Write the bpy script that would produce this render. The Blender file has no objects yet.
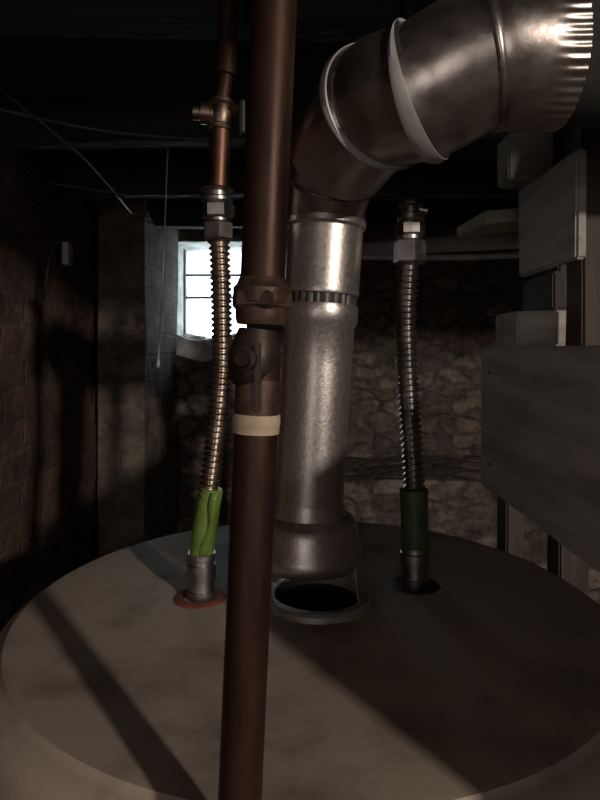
import bpy, bmesh, math, random
from mathutils import Vector, Matrix, noise
random.seed(4)
ZC=1.65
sc=bpy.context.scene
sc.view_settings.view_transform='Standard'
sc.view_settings.look='None'

# ---------------------------------------------------------------- materials
def newmat(name):
    m=bpy.data.materials.new(name); m.use_nodes=True
    nt=m.node_tree; b=nt.nodes['Principled BSDF']
    return m,nt,b
def noisemat(name,c1,c2,scale=8,metal=0,rough=.6,rough2=None,bump=.2,bscale=60,bdist=.002,c3=None,stretch=(1,1,1),spec=.5,lo=.35,hi=.65):
    m,nt,b=newmat(name); N=nt.nodes; L=nt.links
    tc=N.new('ShaderNodeTexCoord'); mp=N.new('ShaderNodeMapping'); mp.inputs['Scale'].default_value=stretch
    L.new(tc.outputs['Object'],mp.inputs['Vector'])
    n=N.new('ShaderNodeTexNoise'); n.inputs['Scale'].default_value=scale; n.inputs['Detail'].default_value=6; n.inputs['Roughness'].default_value=.6
    L.new(mp.outputs[0],n.inputs['Vector'])
    r=N.new('ShaderNodeValToRGB'); r.color_ramp.elements[0].position=lo; r.color_ramp.elements[1].position=hi
    r.color_ramp.elements[0].color=(*c1,1); r.color_ramp.elements[1].color=(*c2,1)
    if c3:
        e=r.color_ramp.elements.new(min(.95,hi+.12)); e.color=(*c3,1)
    L.new(n.outputs['Fac'],r.inputs['Fac']); L.new(r.outputs['Color'],b.inputs['Base Color'])
    b.inputs['Metallic'].default_value=metal; b.inputs['Roughness'].default_value=rough
    b.inputs['Specular IOR Level'].default_value=spec
    if rough2 is not None:
        mr=N.new('ShaderNodeMapRange'); mr.inputs['From Min'].default_value=.3; mr.inputs['From Max'].default_value=.7
        mr.inputs['To Min'].default_value=rough; mr.inputs['To Max'].default_value=rough2
        L.new(n.outputs['Fac'],mr.inputs['Value']); L.new(mr.outputs[0],b.inputs['Roughness'])
    if bump:
        n2=N.new('ShaderNodeTexNoise'); n2.inputs['Scale'].default_value=bscale; n2.inputs['Detail'].default_value=4
        L.new(mp.outputs[0],n2.inputs['Vector'])
        bp=N.new('ShaderNodeBump'); bp.inputs['Strength'].default_value=bump; bp.inputs['Distance'].default_value=bdist
        L.new(n2.outputs['Fac'],bp.inputs['Height']); L.new(bp.outputs[0],b.inputs['Normal'])
    return m
M={}
M['tank']=noisemat('tank_enamel',(.20,.15,.115),(.38,.30,.24),11,0,.62,bump=.3,bscale=150,bdist=.001,lo=.3,hi=.5,spec=.2)
M['galv']=noisemat('galvanized_steel',(.46,.40,.36),(.64,.57,.52),260,.9,.34,.40,bump=.3,bscale=420,bdist=.0005)
M['duct']=noisemat('duct_steel',(.33,.275,.245),(.47,.40,.36),45,.94,.27,.36,bump=.25,bscale=140,bdist=.0007)
M['bead']=noisemat('duct_bead',(.42,.40,.38),(.56,.54,.51),40,.3,.5,bump=.1)
M['dark']=noisemat('flat_black',(.012,.011,.01),(.03,.028,.025),30,0,.9,bump=.1)  # even near-black for the flue throat, next duct section and nails
M['copper']=noisemat('aged_copper',(.09,.045,.03),(.20,.10,.065),25,1,.35,.55,bump=.1,bscale=100,bdist=.0005)
M['oldpipe']=noisemat('oxidised_pipe',(.022,.011,.008),(.080,.037,.023),26,.6,.38,.6,bump=.4,bscale=120,bdist=.0008,stretch=(1,1,.3),spec=.3,lo=.3,hi=.7)
M['oldfit']=noisemat('oxidised_fitting',(.05,.028,.019),(.12,.068,.045),60,.5,.42,.6,bump=.4,bscale=150,bdist=.001)
M['flex']=noisemat('corrugated_stainless',(.46,.38,.33),(.64,.56,.50),60,1,.24,.32,bump=0)
M['nut']=noisemat('plated_nut',(.30,.27,.25),(.46,.42,.40),60,1,.32,.42,bump=.15,bscale=120,bdist=.0005)
M['green']=noisemat('green_tape',(.10,.17,.03),(.18,.27,.05),40,0,.45,bump=.4,bscale=90,bdist=.001)
M['tape']=noisemat('masking_tape',(.42,.31,.20),(.56,.43,.30),50,0,.6,bump=.2)
M['red']=noisemat('rust_stain_gasket',(.26,.055,.022),(.14,.05,.03),50,0,.7,bump=.3)
M['black']=noisemat('black_rubber',(.012,.010,.010),(.028,.024,.022),40,.2,.5,bump=.2)
M['dbrass']=noisemat('tarnished_brass',(.025,.018,.014),(.06,.038,.027),40,.6,.4,.55,bump=.3)
M['wood']=noisemat('weathered_wood',(.25,.225,.195),(.48,.43,.37),5,0,.75,bump=.6,bscale=30,bdist=.002,stretch=(9,1,9),lo=.3,hi=.7)
M['woodx']=noisemat('weathered_wood_cross',(.25,.225,.195),(.48,.43,.37),5,0,.75,bump=.6,bscale=30,bdist=.002,stretch=(1,9,9),lo=.3,hi=.7)
M['woodz']=noisemat('dark_wood',(.035,.026,.02),(.08,.058,.043),5,0,.8,bump=.5,bscale=30,bdist=.002,stretch=(9,9,1))
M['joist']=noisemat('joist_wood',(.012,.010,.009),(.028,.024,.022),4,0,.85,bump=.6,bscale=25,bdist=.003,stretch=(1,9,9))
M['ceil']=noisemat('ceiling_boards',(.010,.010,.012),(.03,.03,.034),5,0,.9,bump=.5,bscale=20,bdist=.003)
M['floor']=noisemat('dirt_concrete',(.06,.05,.045),(.12,.105,.09),4,0,.9,bump=.5,bscale=20,bdist=.004)
M['white']=noisemat('white_plaster',(.30,.31,.30),(.80,.81,.79),14,0,.8,bump=.6,bscale=30,bdist=.01)
M['frame']=noisemat('window_frame_paint',(.16,.17,.17),(.28,.30,.30),20,0,.6,bump=.2)
M['cable']=noisemat('cable_sheath',(.045,.043,.041),(.08,.075,.07),20,0,.5,bump=0)
M['cablew']=noisemat('white_cable_sheath',(.42,.40,.38),(.55,.52,.5),20,0,.5,bump=0)
M['paint']=noisemat('grey_painted_pipe',(.46,.46,.46),(.62,.62,.62),20,.1,.4,bump=.1)
M['plain']=noisemat('foundation_plain',(.05,.04,.035),(.10,.08,.07),4,0,.9,bump=.4,bscale=20,bdist=.005)

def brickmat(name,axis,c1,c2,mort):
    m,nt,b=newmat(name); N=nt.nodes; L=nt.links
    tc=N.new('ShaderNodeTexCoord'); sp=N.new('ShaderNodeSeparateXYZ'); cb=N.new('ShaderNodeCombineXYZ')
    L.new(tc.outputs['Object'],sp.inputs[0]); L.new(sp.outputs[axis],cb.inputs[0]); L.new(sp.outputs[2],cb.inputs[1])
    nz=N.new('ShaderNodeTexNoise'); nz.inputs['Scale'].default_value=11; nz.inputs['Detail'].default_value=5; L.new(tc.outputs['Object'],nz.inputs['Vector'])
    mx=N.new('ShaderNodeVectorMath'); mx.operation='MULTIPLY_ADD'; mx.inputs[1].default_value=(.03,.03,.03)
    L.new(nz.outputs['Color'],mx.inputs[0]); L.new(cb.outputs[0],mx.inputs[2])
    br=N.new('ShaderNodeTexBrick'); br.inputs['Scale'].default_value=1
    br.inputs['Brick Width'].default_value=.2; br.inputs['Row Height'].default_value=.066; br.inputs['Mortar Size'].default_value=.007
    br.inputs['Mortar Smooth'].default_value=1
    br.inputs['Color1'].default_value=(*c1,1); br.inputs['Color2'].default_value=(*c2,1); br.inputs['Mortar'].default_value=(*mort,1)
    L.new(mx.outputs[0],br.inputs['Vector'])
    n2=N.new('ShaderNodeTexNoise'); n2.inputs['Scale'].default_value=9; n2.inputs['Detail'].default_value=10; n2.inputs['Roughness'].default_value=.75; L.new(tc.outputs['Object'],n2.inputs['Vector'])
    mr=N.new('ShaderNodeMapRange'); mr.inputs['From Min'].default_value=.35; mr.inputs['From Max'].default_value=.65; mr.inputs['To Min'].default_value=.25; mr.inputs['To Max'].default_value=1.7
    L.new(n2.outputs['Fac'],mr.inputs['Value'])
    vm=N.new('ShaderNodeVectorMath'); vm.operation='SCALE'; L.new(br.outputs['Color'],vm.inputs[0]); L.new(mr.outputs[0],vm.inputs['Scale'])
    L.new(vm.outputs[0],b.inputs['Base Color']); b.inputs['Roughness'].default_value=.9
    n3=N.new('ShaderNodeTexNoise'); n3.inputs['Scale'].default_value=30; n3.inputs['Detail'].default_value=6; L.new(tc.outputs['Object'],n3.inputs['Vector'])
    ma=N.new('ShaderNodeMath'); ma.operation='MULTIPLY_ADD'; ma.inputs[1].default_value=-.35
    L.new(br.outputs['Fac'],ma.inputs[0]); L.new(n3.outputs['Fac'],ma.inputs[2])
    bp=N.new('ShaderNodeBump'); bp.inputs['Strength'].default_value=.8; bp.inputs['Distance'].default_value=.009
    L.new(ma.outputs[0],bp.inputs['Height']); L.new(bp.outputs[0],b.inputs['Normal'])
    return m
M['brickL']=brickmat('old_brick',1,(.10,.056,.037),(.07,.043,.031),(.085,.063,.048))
M['brickP']=brickmat('old_brick_pier',0,(.15,.11,.085),(.11,.085,.065),(.13,.105,.085))
def stonemat(name):
    m,nt,b=newmat(name); N=nt.nodes; L=nt.links
    tc=N.new('ShaderNodeTexCoord'); mp=N.new('ShaderNodeMapping'); mp.inputs['Scale'].default_value=(10,10,17)
    L.new(tc.outputs['Object'],mp.inputs['Vector'])
    nz=N.new('ShaderNodeTexNoise'); nz.inputs['Scale'].default_value=1.2; nz.inputs['Detail'].default_value=2; L.new(mp.outputs[0],nz.inputs['Vector'])
    mx=N.new('ShaderNodeVectorMath'); mx.operation='MULTIPLY_ADD'; mx.inputs[1].default_value=(.6,.6,.6)
    L.new(nz.outputs['Color'],mx.inputs[0]); L.new(mp.outputs[0],mx.inputs[2])
    v=N.new('ShaderNodeTexVoronoi'); v.feature='DISTANCE_TO_EDGE'; v.inputs['Scale'].default_value=1; L.new(mx.outputs[0],v.inputs['Vector'])
    v2=N.new('ShaderNodeTexVoronoi'); v2.inputs['Scale'].default_value=1; L.new(mx.outputs[0],v2.inputs['Vector'])
    r=N.new('ShaderNodeValToRGB'); r.color_ramp.elements[0].color=(.09,.065,.05,1); r.color_ramp.elements[1].color=(.25,.195,.155,1)
    sp=N.new('ShaderNodeSeparateXYZ'); L.new(v2.outputs['Color'],sp.inputs[0]); L.new(sp.outputs[0],r.inputs['Fac'])
    mr=N.new('ShaderNodeMapRange'); mr.interpolation_type='SMOOTHSTEP'; mr.inputs['From Max'].default_value=.2; L.new(v.outputs['Distance'],mr.inputs['Value'])
    mc=N.new('ShaderNodeMix'); mc.data_type='RGBA'; mc.inputs[6].default_value=(.10,.08,.066,1)
    L.new(mr.outputs[0],mc.inputs[0]); L.new(r.outputs[0],mc.inputs[7])
    n3=N.new('ShaderNodeTexNoise'); n3.inputs['Scale'].default_value=26; n3.inputs['Detail'].default_value=8; n3.inputs['Roughness'].default_value=.75; L.new(tc.outputs['Object'],n3.inputs['Vector'])
    mr2=N.new('ShaderNodeMapRange'); mr2.inputs['From Min'].default_value=.35; mr2.inputs['From Max'].default_value=.65; mr2.inputs['To Min'].default_value=.35; mr2.inputs['To Max'].default_value=1.7
    L.new(n3.outputs['Fac'],mr2.inputs['Value'])
    vm=N.new('ShaderNodeVectorMath'); vm.operation='SCALE'; L.new(mc.outputs[2],vm.inputs[0]); L.new(mr2.outputs[0],vm.inputs['Scale'])
    L.new(vm.outputs[0],b.inputs['Base Color']); b.inputs['Roughness'].default_value=.85
    ma=N.new('ShaderNodeMath'); ma.operation='MULTIPLY_ADD'; ma.inputs[1].default_value=1.4; L.new(n3.outputs['Fac'],ma.inputs[0]); L.new(mr.outputs[0],ma.inputs[2])
    bp=N.new('ShaderNodeBump'); bp.inputs['Strength'].default_value=.8; bp.inputs['Distance'].default_value=.013
    L.new(ma.outputs[0],bp.inputs['Height']); L.new(bp.outputs[0],b.inputs['Normal'])
    return m
M['stone']=stonemat('rubble_stone')

# ---------------------------------------------------------------- helpers
def W(p): return Vector((p[0],p[1],p[2]+ZC))
def mkobj(name,verts,faces,mat,parent=None,smooth=True):
    me=bpy.data.meshes.new(name); me.from_pydata([tuple(v) for v in verts],[],faces); me.update()
    bm=bmesh.new(); bm.from_mesh(me); bmesh.ops.recalc_face_normals(bm,faces=bm.faces); bm.to_mesh(me); bm.free()
    o=bpy.data.objects.new(name,me); sc.collection.objects.link(o)
    me.materials.append(mat)
    if smooth:
        for p in me.polygons: p.use_smooth=True
    if parent: o.parent=parent
    return o
def empty(name):
    o=bpy.data.objects.new(name,None); sc.collection.objects.link(o); o.empty_display_size=.05; return o
def path(ctrl,n=24):
    P=[Vector(c) for c in ctrl]; out=[]; idx=[]
    if len(P)==2:
        out=[P[0].lerp(P[1],i/n) for i in range(n+1)]; idx=[0,n]
    else:
        E=[P[0]*2-P[1]]+P+[P[-1]*2-P[-2]]
        for k in range(1,len(E)-2):
            idx.append(len(out))
            for i in range(n):
                t=i/n; a,b,c,d=E[k-1],E[k],E[k+1],E[k+2]
                out.append(.5*((2*b)+(c-a)*t+(2*a-5*b+4*c-d)*t*t+(3*b-a-3*c+d)*t**3))
        idx.append(len(out)); out.append(P[-1])
    S=[0]
    for i in range(1,len(out)): S.append(S[-1]+(out[i]-out[i-1]).length)
    return out,S,[S[i] for i in idx]
def at(out,S,s):
    s=max(0,min(S[-1],s))
    for i in range(1,len(S)):
        if S[i]>=s: break
    t=(s-S[i-1])/max(1e-9,S[i]-S[i-1])
    a=out[max(0,i-2)]; b=out[min(len(out)-1,i+1)]
    return out[i-1].lerp(out[i],t),(b-a).normalized()
def sweep(name,ctrl,prof,mat,parent=None,seg=40,cap=True,radf=None,smooth=True,phase=0):
    """prof: list of (s,r) or function(S_ctrl)->list"""
    out,S,sc_=path(ctrl)
    if callable(prof): prof=prof(sc_)
    verts=[];faces=[];up=None
    for (s,r) in prof:
        p,t=at(out,S,s)
        if up is None:
            up=Vector((0,-1,0)) if abs(t.y)<.9 else Vector((0,0,1))
        up=(up-t*up.dot(t)).normalized(); sd=t.cross(up)
        for k in range(seg):
            a=2*math.pi*k/seg+phase; rr=r*(radf(a,s) if radf else 1)
            verts.append(W(p+up*math.cos(a)*rr+sd*math.sin(a)*rr))
    n=len(prof)
    for i in range(n-1):
        for k in range(seg):
            k2=(k+1)%seg
            faces.append((i*seg+k,i*seg+k2,(i+1)*seg+k2,(i+1)*seg+k))
    if cap:
        faces.append(tuple(range(seg))); faces.append(tuple(range((n-1)*seg,n*seg)))
    o=mkobj(name,verts,faces,mat,parent,smooth)
    if smooth:
        m=o.modifiers.new('es','EDGE_SPLIT'); m.split_angle=math.radians(38)
    return o
def uni(r,n=30): return lambda sc_:[(sc_[-1]*i/n,r) for i in range(n+1)]
def hexnut(name,a,b,r,mat,parent,ph=.3,sides=6):
    L=(Vector(b)-Vector(a)).length; c=min(.002,L*.2)
    o=sweep(name,[a,b],[(0,r*.88),(c,r),(L-c,r),(L,r*.88)],mat,parent,seg=sides,smooth=False,phase=ph); return o
def box(name,x0,x1,y0,y1,z0,z1,mat,parent=None,bev=.002,rot=None):
    cx,cy,cz=(x0+x1)/2,(y0+y1)/2,(z0+z1)/2
    h=(abs(x1-x0)/2,abs(y1-y0)/2,abs(z1-z0)/2)
    v=[Vector((sx*h[0],sy*h[1],sz*h[2])) for sx in(-1,1) for sy in(-1,1) for sz in(-1,1)]
    if rot:
        R=Matrix.Rotation(rot[2],4,'Z')@Matrix.Rotation(rot[1],4,'Y')@Matrix.Rotation(rot[0],4,'X'); v=[R@q for q in v]
    v=[W(q+Vector((cx,cy,cz))) for q in v]
    f=[(0,1,3,2),(4,6,7,5),(0,4,5,1),(2,3,7,6),(0,2,6,4),(1,5,7,3)]
    o=mkobj(name,v,f,mat,parent,False)
    if bev:
        m=o.modifiers.new('b','BEVEL'); m.width=bev; m.segments=2
    return o
def plank(name,x0,x1,y0,y1,z0,z1,mat,axis,parent=None,rot=None,wob=.002):
    """sawn board, subdivided and slightly warped, grain along axis"""
    bm=bmesh.new(); bmesh.ops.create_cube(bm,size=1)
    S=Vector((x1-x0,y1-y0,z1-z0))
    bmesh.ops.scale(bm,vec=S,verts=bm.verts)
    bmesh.ops.bevel(bm,geom=list(bm.edges),offset=.0025 if min(S)>.006 else .0008,segments=2,affect='EDGES')
    n=10; L=S[axis]
    for i in range(1,n):
        co=Vector((0,0,0)); co[axis]=-L/2+L*i/n; no=Vector((0,0,0)); no[axis]=1
        bmesh.ops.bisect_plane(bm,geom=list(bm.verts)+list(bm.edges)+list(bm.faces),plane_co=co,plane_no=no)
    R=Matrix.Identity(4)
    if rot: R=Matrix.Rotation(rot[2],4,'Z')@Matrix.Rotation(rot[1],4,'Y')@Matrix.Rotation(rot[0],4,'X')
    c=Vector(((x0+x1)/2,(y0+y1)/2,(z0+z1)/2))
    for v in bm.verts:
        d=noise.noise_vector(v.co*9+c*30)*wob; d[axis]*=.2
        v.co=W(R@(v.co+d)+c)
    me=bpy.data.meshes.new(name); bm.to_mesh(me); bm.free(); me.materials.append(mat)
    o=bpy.data.objects.new(name,me); sc.collection.objects.link(o)
    if parent:o.parent=parent
    return o
def lathe(name,prof,c,mat,parent=None,seg=96,sharp=35):
    verts=[];faces=[]
    for r,z in prof:
        for k in range(seg):
            a=2*math.pi*k/seg; verts.append(W((c[0]+r*math.cos(a),c[1]+r*math.sin(a),z)))
    for i in range(len(prof)-1):
        for k in range(seg):
            k2=(k+1)%seg; faces.append((i*seg+k,i*seg+k2,(i+1)*seg+k2,(i+1)*seg+k))
    faces.append(tuple(range(seg))); faces.append(tuple(range((len(prof)-1)*seg,len(prof)*seg)))
    o=mkobj(name,verts,faces,mat,parent)
    m=o.modifiers.new('es','EDGE_SPLIT'); m.split_angle=math.radians(sharp); return o

# ---------------------------------------------------------------- room shell
XL,XR,YB,YF,ZT=-.592,2.6,2.2,-2.9,.44
YC=-.35
wx0,wx1,wz0,wz1=-.468,-.19,-.0,.405
def stonegrid(name,x0,x1,z0,z1,y,hole=None,mat=M['stone'],step=.022,amp=.02):
    nx=int((x1-x0)/step); nz=int((z1-z0)/step); vs=[];fs=[]
    for j in range(nz+1):
        for i in range(nx+1):
            x=x0+(x1-x0)*i/nx; z=z0+(z1-z0)*j/nz
            q=Vector((x*9,0,z*15))
            vs.append(W((x,y-amp*(.5+.5*noise.noise(q))-.01*noise.noise(q*.3),z)))
    for j in range(nz):
        for i in range(nx):
            xc=x0+(x1-x0)*(i+.5)/nx; zc=z0+(z1-z0)*(j+.5)/nz
            if hole and hole[0]<xc<hole[1] and hole[2]<zc<hole[3]: continue
            a=j*(nx+1)+i; fs.append((a,a+1,a+nx+2,a+nx+1))
    return mkobj(name,vs,fs,mat)
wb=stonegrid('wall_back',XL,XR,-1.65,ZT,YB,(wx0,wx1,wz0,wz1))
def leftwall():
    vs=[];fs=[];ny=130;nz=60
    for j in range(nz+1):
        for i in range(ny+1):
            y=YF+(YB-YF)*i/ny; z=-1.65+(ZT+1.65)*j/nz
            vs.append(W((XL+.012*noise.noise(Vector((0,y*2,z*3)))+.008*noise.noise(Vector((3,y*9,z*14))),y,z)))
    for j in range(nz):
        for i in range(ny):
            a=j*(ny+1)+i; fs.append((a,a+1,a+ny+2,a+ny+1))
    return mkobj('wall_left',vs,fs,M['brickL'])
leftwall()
box('wall_right',XR,XR+.1,YF,YB,-1.65,1.3,M['plain'],bev=0)
box('wall_front',XL,XR,YF-.1,YF,-1.65,1.3,M['plain'],bev=0)
box('floor',XL-.1,XR+.1,YF-.1,YB+.1,-1.75,-1.65,M['floor'],bev=0)
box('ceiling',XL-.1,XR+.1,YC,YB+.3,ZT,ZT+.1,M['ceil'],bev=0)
st=empty('lamp_shaft')  # unseen raised space, added so the key light clears the low ceiling
box('stairwell_top',XL-.1,XR+.1,YF-.1,YC,1.3,1.4,M['plain'],st,bev=0)
box('stairwell_side',XL-.1,XR+.1,YC,YC+.1,ZT+.1,1.3,M['plain'],st,bev=0)
box('stairwell_side_left',XL-.1,XL-.01,YF,YC,ZT,1.3,M['plain'],st,bev=0)
plank('brick_pier',XL+.02,-.440,1.70,YB-.035,-1.65,ZT-.005,M['brickP'],2,wob=.01)
lg=plank('stone_ledge',.1,1.6,1.75,2.15,-1.65,-.38,M['stone'],0,wob=.012)
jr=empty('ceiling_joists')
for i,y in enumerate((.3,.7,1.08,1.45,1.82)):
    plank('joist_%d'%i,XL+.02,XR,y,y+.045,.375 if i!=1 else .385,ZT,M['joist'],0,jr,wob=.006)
# ---------------------------------------------------------------- window
w=empty('window_1')
box('reveal_left',wx0-.02,wx0+.004,YB+.0,YB+.28,wz0-.02,wz1+.02,M['white'],w)
box('reveal_right',wx1-.004,wx1+.02,YB+.0,YB+.28,wz0-.02,wz1+.02,M['white'],w)
box('reveal_top',wx0,wx1,YB+.0,YB+.28,wz1-.004,wz1+.02,M['white'],w)
sl=plank('sill',wx0,wx1,YB-.02,YB+.28,wz0-.03,wz0+.045,M['white'],0,w,wob=.03)
for i,z in enumerate((.21,.30)):
    box('bar_h%d'%i,wx0,wx1,YB+.2,YB+.215,z-.005,z+.005,M['frame'],w)
box('stile_l',wx0,wx0+.012,YB+.19,YB+.22,wz0,wz1,M['frame'],w)
box('stile_r',wx1-.02,wx1,YB+.19,YB+.22,wz0,wz1,M['frame'],w)
m,nt,b=newmat('dirty_glass'); N=nt.nodes;L=nt.links
b.inputs['Transmission Weight'].default_value=1; b.inputs['Roughness'].default_value=.5; b.inputs['IOR'].default_value=1.1
gt=N.new('ShaderNodeTexCoord'); gn=N.new('ShaderNodeTexNoise'); gn.inputs['Scale'].default_value=12; gn.inputs['Detail'].default_value=5
gr=N.new('ShaderNodeValToRGB'); gr.color_ramp.elements[0].position=.35; gr.color_ramp.elements[1].position=.6
gr.color_ramp.elements[0].color=(.5,.62,.62,1); gr.color_ramp.elements[1].color=(.95,.98,.97,1)
L.new(gt.outputs['Object'],gn.inputs['Vector']); L.new(gn.outputs['Fac'],gr.inputs['Fac']); L.new(gr.outputs['Color'],b.inputs['Base Color'])
box('pane',wx0+.01,wx1-.01,YB+.205,YB+.209,wz0+.02,wz1,m,w,bev=0)
def rubble(name,cx,cy,cz,sx,sy,sz,mat,parent):
    bm=bmesh.new(); bmesh.ops.create_icosphere(bm,subdivisions=4,radius=1)
    for v in bm.verts:
        d=v.co.normalized(); k=1+.35*noise.noise(d*1.6+Vector((cx*9,3,1)))+.12*noise.noise(d*5)
        v.co=W((cx+d.x*sx*k,cy+d.y*sy*k,cz+d.z*sz*k))
    me=bpy.data.meshes.new(name); bm.to_mesh(me); bm.free(); me.materials.append(mat)
    for p in me.polygons: p.use_smooth=True
    o=bpy.data.objects.new(name,me); sc.collection.objects.link(o); o.parent=parent
rubble('plaster_lump_0',wx0+.05,YB+.06,wz0+.02,.07,.06,.045,M['white'],w)
rubble('plaster_lump_1',wx0+.14,YB+.06,wz0+.01,.06,.05,.04,M['white'],w)
rubble('plaster_lump_2',wx0+.22,YB+.07,wz0+.015,.05,.05,.05,M['white'],w)

# ---------------------------------------------------------------- water heater
TC=(.018,.594); TZ=-.248; R=.298; BC=(.012,.602)
wh=empty('water_heater')
prof=[(.036,TZ-.12),(.038,TZ-.004),(.041,TZ+.001),(.10,TZ+.0005),(.2,TZ),(R-.028,TZ-.0005),(R-.019,TZ-.0015),(R-.0175,TZ-.005),(R-.014,TZ-.007),(R-.007,TZ-.010),(R-.002,TZ-.017),(R,TZ-.028),(R,TZ-.05),(R-.003,TZ-.053),(R-.008,TZ-.053),(R-.008,TZ-.9),(R-.008,-1.62),(R-.02,-1.62),(R-.02,-1.65)]
def tankmesh():
    seg=160; vs=[];fs=[]
    for r,z in prof:
        f=min(1,max(0,(r-.045)/.15)); cx=TC[0]+(BC[0]-TC[0])*f; cy=TC[1]+(BC[1]-TC[1])*f
        for k in range(seg):
            a=2*math.pi*k/seg; vs.append(W((cx+r*math.cos(a),cy+r*math.sin(a),z)))
    for i in range(len(prof)-1):
        for k in range(seg):
            k2=(k+1)%seg; fs.append((i*seg+k,i*seg+k2,(i+1)*seg+k2,(i+1)*seg+k))
    fs.append(tuple(range((len(prof)-1)*seg,len(prof)*seg)))
    o=mkobj('tank_shell',vs,fs,M['tank'],wh); mm=o.modifiers.new('es','EDGE_SPLIT'); mm.split_angle=math.radians(40)
tankmesh()
lathe('flue_throat',[(.0375,TZ-.11),(.0375,TZ+.0015),(.0365,TZ+.0015),(.0365,TZ-.10),(.001,TZ-.1)],TC,M['dark'],wh)
M['collar']=noisemat('collar_steel',(.30,.27,.25),(.48,.44,.41),40,.5,.45,bump=.1)
lathe('flue_collar',[(.042,TZ-.002),(.042,TZ+.006),(.0435,TZ+.008),(.051,TZ+.008),(.0535,TZ+.006),(.0545,TZ-.002)],TC,M['collar'],wh)
for nm,c,mt in(('inlet_gasket',(-.1,.6),M['red']),('outlet_gasket',(.121,.633),M['black'])):
    lathe(nm,[(.0165,TZ),(.0165,TZ+.002),(.022,TZ+.0025),(.026,TZ+.001),(.027,TZ)],c,mt,wh,48)

# ---------------------------------------------------------------- flue
fl=empty('flue_vent_pipe')
hc=(.009,.6)
lathe('draft_hood',[(.034,-.150),(.036,-.158),(.0375,-.163),(.044,-.166),(.0475,-.171),(.0495,-.179),(.0505,-.19),(.0535,-.196),(.0545,-.203),(.053,-.208),(.049,-.212),(.0475,-.21),(.047,-.195),(.036,-.168),(.034,-.150)],hc,M['galv'],fl,96,40)
for i,a in enumerate((math.radians(200),math.radians(335),math.radians(80))):
    x=TC[0]+.046*math.cos(a); y=TC[1]+.046*math.sin(a)
    dx=-.007
    vs=[];t=Vector((-math.sin(a),math.cos(a),0)); nn=Vector((math.cos(a),math.sin(a),0))
    pr=[(-.0,TZ+.0085),(.0,TZ+.02),(.001,TZ+.036),(-.002,TZ+.046)]
    for (o_,z) in pr:
        for u in(-.006,.006):
            for q in(-.0008,.0008):
                f=(z-TZ)/.046
                vs.append(W(Vector((x+dx*f,y+.003*f,z))+t*u+nn*(o_+q)))
    fs=[]
    for k in range(3):
        b0=k*4
        for (p,q) in((0,1),(1,3),(3,2),(2,0)): fs.append((b0+p,b0+q,b0+4+q,b0+4+p))
    fs.append((0,1,3,2)); fs.append((12,13,15,14))
    mkobj('hood_leg_%d'%i,vs,fs,M['bead'] if i==0 else M['galv'],fl,False)
def p1(s):
    L=s[-1]
    return [(0,.034),(.01,.034),(.3*L,.0342),(.7*L,.0346),(L-.022,.035),(L-.018,.0375),(L-.004,.038),(L,.037),(L,.034)]
sweep('lower_section',[(.009,.6,-.156),(.0205,.6,.045)],p1,M['galv'],fl,72)
M['crimp']=noisemat('crimp_steel',(.06,.055,.05),(.16,.14,.13),80,.8,.5,bump=.2)
sweep('crimp_band',[(.0203,.6,.038),(.0213,.6,.058)],uni(.0352,4),M['crimp'],fl,96,radf=lambda a,s:1+.025*math.sin(a*30))
sweep('upper_section',[(.0212,.6,.055),(.0262,.6,.128)],lambda s:[(0,.034),(0,.0372),(.003,.038),(.006,.0372),(s[-1]-.008,.0374),(s[-1]-.005,.040),(s[-1],.040),(s[-1],.037)],M['galv'],fl,72)
C=[(.0262,.6,.122),(.0268,.598,.142),(.036,.57,.178),(.065,.497,.201),(.094,.464,.199),(.138,.45,.2165),(.194,.449,.219)]
def pe(s):
    P=[(0,.036),(.002,.0395),(.006,.0395),(.008,.0375)]
    def bead(c,r,h=.0035,wd=.006): return [(c-wd,r),(c-wd*.6,r+h*.7),(c,r+h),(c+wd*.6,r+h*.7),(c+wd,r)]
    P+=[(s[1],.0385)]
    P+=bead((s[1]+s[2])/2,.041,.0018,.003)
    P+=[(s[2]-.003,.0445),(s[2],.0475),(s[2]+.003,.0475)]
    n=6
    for i in range(1,n): 
        t=i/n; P.append((s[2]+.003+(s[3]-.008-s[2]-.003)*t,.0475+.003*t))
    P+=bead(s[3],.0505,.0038,.005)
    for i in range(1,n): 
        t=i/n; P.append((s[3]+.006+(s[4]-s[3]-.012)*t,.0508))
    P+=bead(s[4],.051,.0035,.0045)
    for i in range(1,n):
        t=i/n; P.append((s[4]+.006+(s[5]-s[4]-.012)*t,.051))
    P+=bead(s[5],.0515,.002,.003)
    P+=[(s[5]+.006,.0525)]+[(s[5]+.006+(s[6]-s[5]-.006)*i/12,.0525) for i in range(1,13)]+[(s[6],.050)]
    return P
o_,S_,sc6=path(C)
def rf(a,s):
    t=(s-(sc6[5]+.034))/.012
    t=max(0,min(1,t)); return 1+t*(.010*math.sin(a*46))
sweep('elbow_duct',C,pe,M['duct'],fl,368,cap=True,radf=rf)
for i,(k,r,h,wd) in enumerate(((3,.0505,.0046,.0042),(4,.051,.0038,.0030))):
    c=sc6[k]
    def pb(s,c=c,r=r,h=h,wd=wd): return [(c-wd,r),(c-wd*.7,r+h*.7),(c,r+h),(c+wd*.7,r+h*.7),(c+wd,r)]
    sweep('bead_%d'%i,C,pb,M['bead'],fl,96,cap=False,radf=lambda a,s:1.004)
sweep('next_section',[(.188,.449,.2185),(.40,.449,.2185),(.50,.46,.25),(.52,.5,.36),(.52,.5,.437)],uni(.049,40),M['dark'],fl,64)

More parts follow.
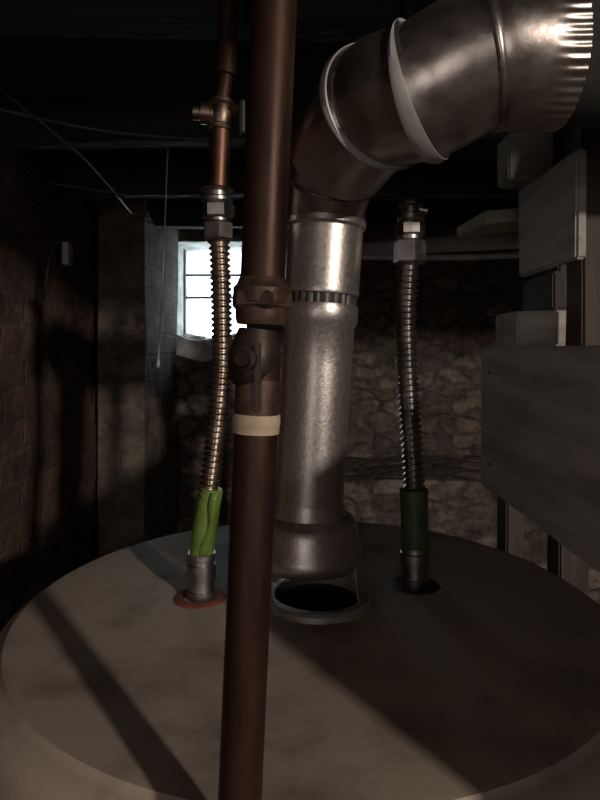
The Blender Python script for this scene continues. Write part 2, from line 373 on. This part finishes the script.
# ---------------------------------------------------------------- flexible connectors
def flexprof(r,amp,pitch):
    def f(s):
        L=s[-1]; n=int(L/pitch)*8
        return [(L*i/n, r+amp*math.sin(2*math.pi*i/8)) for i in range(n+1)]
    return f
fc=empty('flexible_water_connector')
Y=.6
sweep('flex_tube',[(-.081,Y,.115),(-.0785,Y,.04),(-.079,Y,-.03),(-.086,Y,-.10),(-.0925,Y,-.15)],flexprof(.0095,.0014,.0058),M['flex'],fc,36)
hexnut('nut_top',(-.082,Y,.109),(-.082,Y,.128),.0158,M['nut'],fc,.2)
sweep('nut_neck',[(-.082,Y,.126),(-.082,Y,.133)],uni(.012,2),M['nut'],fc)
hexnut('nut_mid',(-.082,Y,.131),(-.082,Y,.146),.0165,M['nut'],fc,.5)
sweep('collar',[(-.083,Y,.146),(-.083,Y,.161)],lambda s:[(0,.013),(.002,.0155),(.005,.0155),(.007,.0125),(.011,.0125),(.0135,.0168),(.015,.0155)],M['nut'],fc)
sweep('copper_stub',[(-.082,Y,.158),(-.0795,Y,.2185)],uni(.0108,6),M['copper'],fc)
sweep('tape_sleeve',[(-.0885,Y,-.138),(-.0935,Y,-.17),(-.0985,Y,-.204)],lambda s:[(0,.0108),(.001,.0118),(s[-1]*.33,.0116),(s[-1]*.6,.0122),(s[-1],.0118)],M['green'],fc)
vs=[];fs=[]
for i in range(9):
    t=i/8; z=-.14-.062*t; x=-.080-.010*t; 
    for u in(0,.5,1): vs.append(W((x-.009*u*(.8+.2*math.sin(t*9)),Y-.0125-.0015*math.sin(u*3+t*4),z)))
for i in range(8):
    for u in range(2): a=i*3+u; fs.append((a,a+1,a+4,a+3))
fo=mkobj('tape_flap',vs,fs,M['green'],fc); mm=fo.modifiers.new('s','SOLIDIFY'); mm.thickness=.0006
sweep('base_union',[(-.099,Y,-.2472),(-.0985,Y,-.202)],lambda s:[(0,.0135),(.002,.0145),(.008,.0145),(.0085,.0128),(.020,.0128),(.021,.0148),(.034,.0148),(.0345,.0125),(.039,.0125),(.040,.014),(.045,.014)],M['nut'],fc,40)
sv=empty('shutoff_valve')
M['vbrass']=noisemat('aged_valve_brass',(.14,.09,.06),(.30,.22,.17),50,1,.36,.5,bump=.2)
sweep('body',[(-.0795,Y,.219),(-.078,Y,.249)],lambda s:[(0,.0125),(.004,.014),(.006,.0115),(.015,.0135),(.024,.0115),(.026,.0135),(.03,.0125)],M['vbrass'],sv)
sweep('side_port',[(-.076,Y-.002,.234),(-.106,Y-.004,.236)],lambda s:[(0,.009),(.012,.009),(.013,.0105),(.022,.0105),(.0225,.007),(.03,.007)],M['vbrass'],sv)
sweep('handle_stem',[(-.078,Y,.236),(-.056,Y-.012,.238)],uni(.005,4),M['vbrass'],sv)
box('lever',-.059,-.053,Y-.02,Y-.008,.21,.243,M['black'],sv)
rp=empty('water_supply_pipe')
sweep('riser',[(-.0775,Y,.2495),(-.073,Y,.29),(-.070,Y,.437)],lambda s:[(0,.007)]+[(s[1]*.6,.0068),(s[1]*.62,.010)]+[(s[1]*.62+(s[-1]-s[1]*.62)*i/8,.010) for i in range(1,9)],M['oldpipe'],rp)

f2=empty('flexible_water_connector')
Y2=.633
M['flex2']=noisemat('corrugated_stainless_dull',(.28,.26,.25),(.46,.43,.41),60,1,.28,.36,bump=0)
sweep('flex_tube',[(.1145,Y2,.097),(.1115,Y2,.03),(.1145,Y2,-.05),(.119,Y2,-.11),(.121,Y2,-.155)],flexprof(.0103,.0015,.0062),M['flex2'],f2,36)
hexnut('nut_top',(.1155,Y2,.091),(.1155,Y2,.116),.0172,M['nut'],f2,.15)
sweep('nut_neck',[(.1155,Y2,.115),(.1155,Y2,.121)],uni(.0125,2),M['nut'],f2)
hexnut('nut_mid',(.1155,Y2,.12),(.1155,Y2,.134),.0165,M['nut'],f2,.5)
sweep('collar',[(.117,Y2,.134),(.117,Y2,.160)],lambda s:[(0,.012),(.003,.0145),(.008,.0145),(.010,.010),(.016,.010),(.018,.0135),(.024,.0135),(.026,.012)],M['nut'],f2)
sweep('tape_sleeve',[(.120,Y2,-.146),(.1215,Y2,-.207)],lambda s:[(0,.0135),(.001,.0148),(s[-1]*.5,.0142),(s[-1],.0146)],noisemat('green_tape_dark',(.03,.05,.015),(.07,.10,.03),40,0,.5,bump=.4,bscale=90),f2)
sweep('base_union',[(.121,Y2,-.2472),(.121,Y2,-.205)],lambda s:[(0,.0145),(.008,.0155),(.0085,.0135),(.020,.0135),(.021,.0158),(.034,.0158),(.035,.014),(.042,.014)],M['nut'],f2,40)
sweep('side_tab',[(.117,Y2,.15),(.134,Y2-.004,.146)],uni(.0045,3),M['nut'],f2,16)
r2=empty('water_supply_pipe')
sweep('riser',[(.117,Y2,.161),(.1185,Y2,.22),(.1185,Y2+.02,.437)],lambda s:[(0,.0128),(.04,.0128),(.041,.0105)]+[(.041+(s[-1]-.041)*i/8,.0105) for i in range(1,9)],M['black'],r2)

# ---------------------------------------------------------------- foreground pipe
fp=empty('gas_supply_pipe')
D=.285
def fx(z): return -.0192+.0438*z
def fpnt(z,dx=0,dy=0): return (fx(z)+dx,D+dy,z)
sweep('upper_pipe',[fpnt(.02),fpnt(.437)],uni(.0106,20),M['oldpipe'],fp,48)
sweep('lower_pipe',[fpnt(-1.65),fpnt(.0)],uni(.0104,60),M['oldpipe'],fp,48)
sweep('union_collar',[fpnt(.012),fpnt(.034)],lambda s:[(0,.0112),(.003,.0122),(.009,.0122),(.0105,.0135),(.017,.0138),(.019,.012),(.022,.011)],M['oldfit'],fp,48)
hexnut('union_nut',fpnt(.019),fpnt(.028),.0150,M['oldfit'],fp,.25)
sweep('valve_body',[fpnt(-.017,-.0030),fpnt(.010,-.0012)],lambda s:[(0,.009),(.003,.0112),(.009,.0122),(.014,.0124),(.019,.0116),(.023,.0103),(.027,.009)],M['dbrass'],fp,40)
sweep('plug_cap',[fpnt(-.004,-.005,-.010),fpnt(-.004,-.007,-.016)],lambda s:[(0,.006),(.004,.006),(.0045,.004),(s[-1],.0035)],M['dbrass'],fp,24)
plank('flat_handle',fx(-.02)-.001,fx(-.02)+.0025,D-.0135,D-.0108,-.028,.004,M['dbrass'],2,fp,wob=.0004)
sweep('tape_wrap',[fpnt(-.0395),fpnt(-.030)],lambda s:[(0,.0104),(.0003,.0110),(.004,.0111),(.0046,.0114),(.0092,.0112),(s[-1],.0104)],M['tape'],fp,48)
sweep('pipe_sleeve',[fpnt(-.031),fpnt(-.014)],uni(.0108,4),M['oldfit'],fp,48)

# ---------------------------------------------------------------- timber rack right
rk=empty('timber_rack')
plank('side_board',.25,.275,.11,.83,-.187,.004,M['wood'],1,rk)
plank('light_block_board',.335,.36,.02,.63,-.62,-.08,M['wood'],1,rk)  # unseen board, added to stop light leaking under the side board
plank('rear_post',.276,.300,.80,.84,-1.65,.0,M['woodz'],2,rk)
plank('front_post',.283,.325,.60,.64,-.187,.44,M['woodz'],2,rk)
plank('block_low',.25,.345,.69,.77,.005,.046,M['woodx'],0,rk)
plank('block_dark',.295,.40,.70,.80,.047,.091,M['woodz'],0,rk)
plank('short_board',.272,.283,.592,.75,.09,.200,M['wood'],1,rk)
plank('top_board',.285,.42,.82,.87,.232,.298,M['woodx'],0,rk)
plank('mid_shelf',.25,.40,.84,.95,.185,.203,M['woodx'],0,rk,rot=(0,-.14,.1))
plank('outer_post',.345,.385,.80,.84,-1.65,.44,M['woodz'],2,rk)
plank('lower_post',.361,.40,.05,.09,-1.65,-.16,M['woodz'],2,rk)
for i,(yy,zz) in enumerate(((.79,-.03),(.79,-.15))):
    sweep('nail_%d'%i,[(.2505,yy,zz),(.2485,yy,zz)],[(0,.002),(.0012,.002),(.002,.0014)],M['dark'],rk,12)

# ---------------------------------------------------------------- rear pipes and cables
sweep('drain_pipe',[(.56,1.3,.246),(.36,1.52,.268),(.12,1.76,.29),(-.02,1.9,.305)],uni(.021,30),M['paint'],None,32)
sweep('conduit',[(.62,1.42,.232),(.40,1.5,.232),(.10,1.6,.25),(-.15,1.7,.27)],uni(.008,30),M['paint'],None,20)
def cable(name,pts,r=.0015,mat=None): return sweep(name,pts,uni(r,50),mat or M['cable'],None,8)
sweep('pull_cord',[(-.262,1.2,.437),(-.266,1.2,.36),(-.272,1.2,.2),(-.281,1.2,.02),(-.284,1.2,-.035)],lambda s:[(s[-1]*i/40,.0017) for i in range(39)]+[(s[-1]-.016,.0018),(s[-1]-.012,.003),(s[-1]-.003,.004),(s[-1],.003)],M['cablew'],None,12)
cable('hanging_cable',[(-.57,1.25,.40),(-.50,1.25,.25),(-.52,1.25,.2),(-.535,1.25,.09)],.0018,M['black'])
cable('ceiling_cable',[(-.56,.95,.40),(-.3,1.0,.362),(0,1.05,.367),(.4,1.0,.36),(.9,1.05,.4)],.003)
cable('ceiling_cable',[(-.56,1.35,.375),(-.32,1.38,.35),(-.05,1.4,.368),(.5,1.4,.36),(1.2,1.4,.38)],.003)
cable('ceiling_cable',[(-.50,.5,.437),(-.42,.67,.36),(-.40,1.1,.355),(-.45,1.6,.365)],.0022)
box('junction_box',-.572,-.556,1.44,1.47,.205,.26,M['cablew'])

# ---------------------------------------------------------------- light
def area(name,loc,target,power,size,col):
    l=bpy.data.lights.new(name,'AREA'); l.energy=power; l.size=size; l.color=col
    o=bpy.data.objects.new(name,l); sc.collection.objects.link(o); o.location=W(loc)
    d=W(target)-W(loc); o.rotation_euler=d.to_track_quat('-Z','Y').to_euler(); return o
area('key_lamp',(1.76,-2.12,.74),(0,.6,0),50,.10,(1,.91,.82))  # key light placed from the shadow directions; the shaft around it is added
area('added_fill_light',(-.38,-1.4,.0),(0.15,1,.0),3.6,.7,(1,.95,.91))  # added soft fill behind the camera, no actual lamp there
wd=bpy.data.worlds.new('World'); sc.world=wd; wd.use_nodes=True
bg=wd.node_tree.nodes['Background']; bg.inputs['Color'].default_value=(.9,.96,1,1); bg.inputs['Strength'].default_value=6

cam=bpy.data.cameras.new('Camera'); co=bpy.data.objects.new('Camera',cam); sc.collection.objects.link(co)
co.location=(0,0,ZC); co.rotation_euler=(math.radians(90),0,0)
cam.sensor_fit='HORIZONTAL'; cam.sensor_width=36; cam.lens=36.0; cam.shift_y=-50/600; cam.clip_start=.01
sc.camera=co
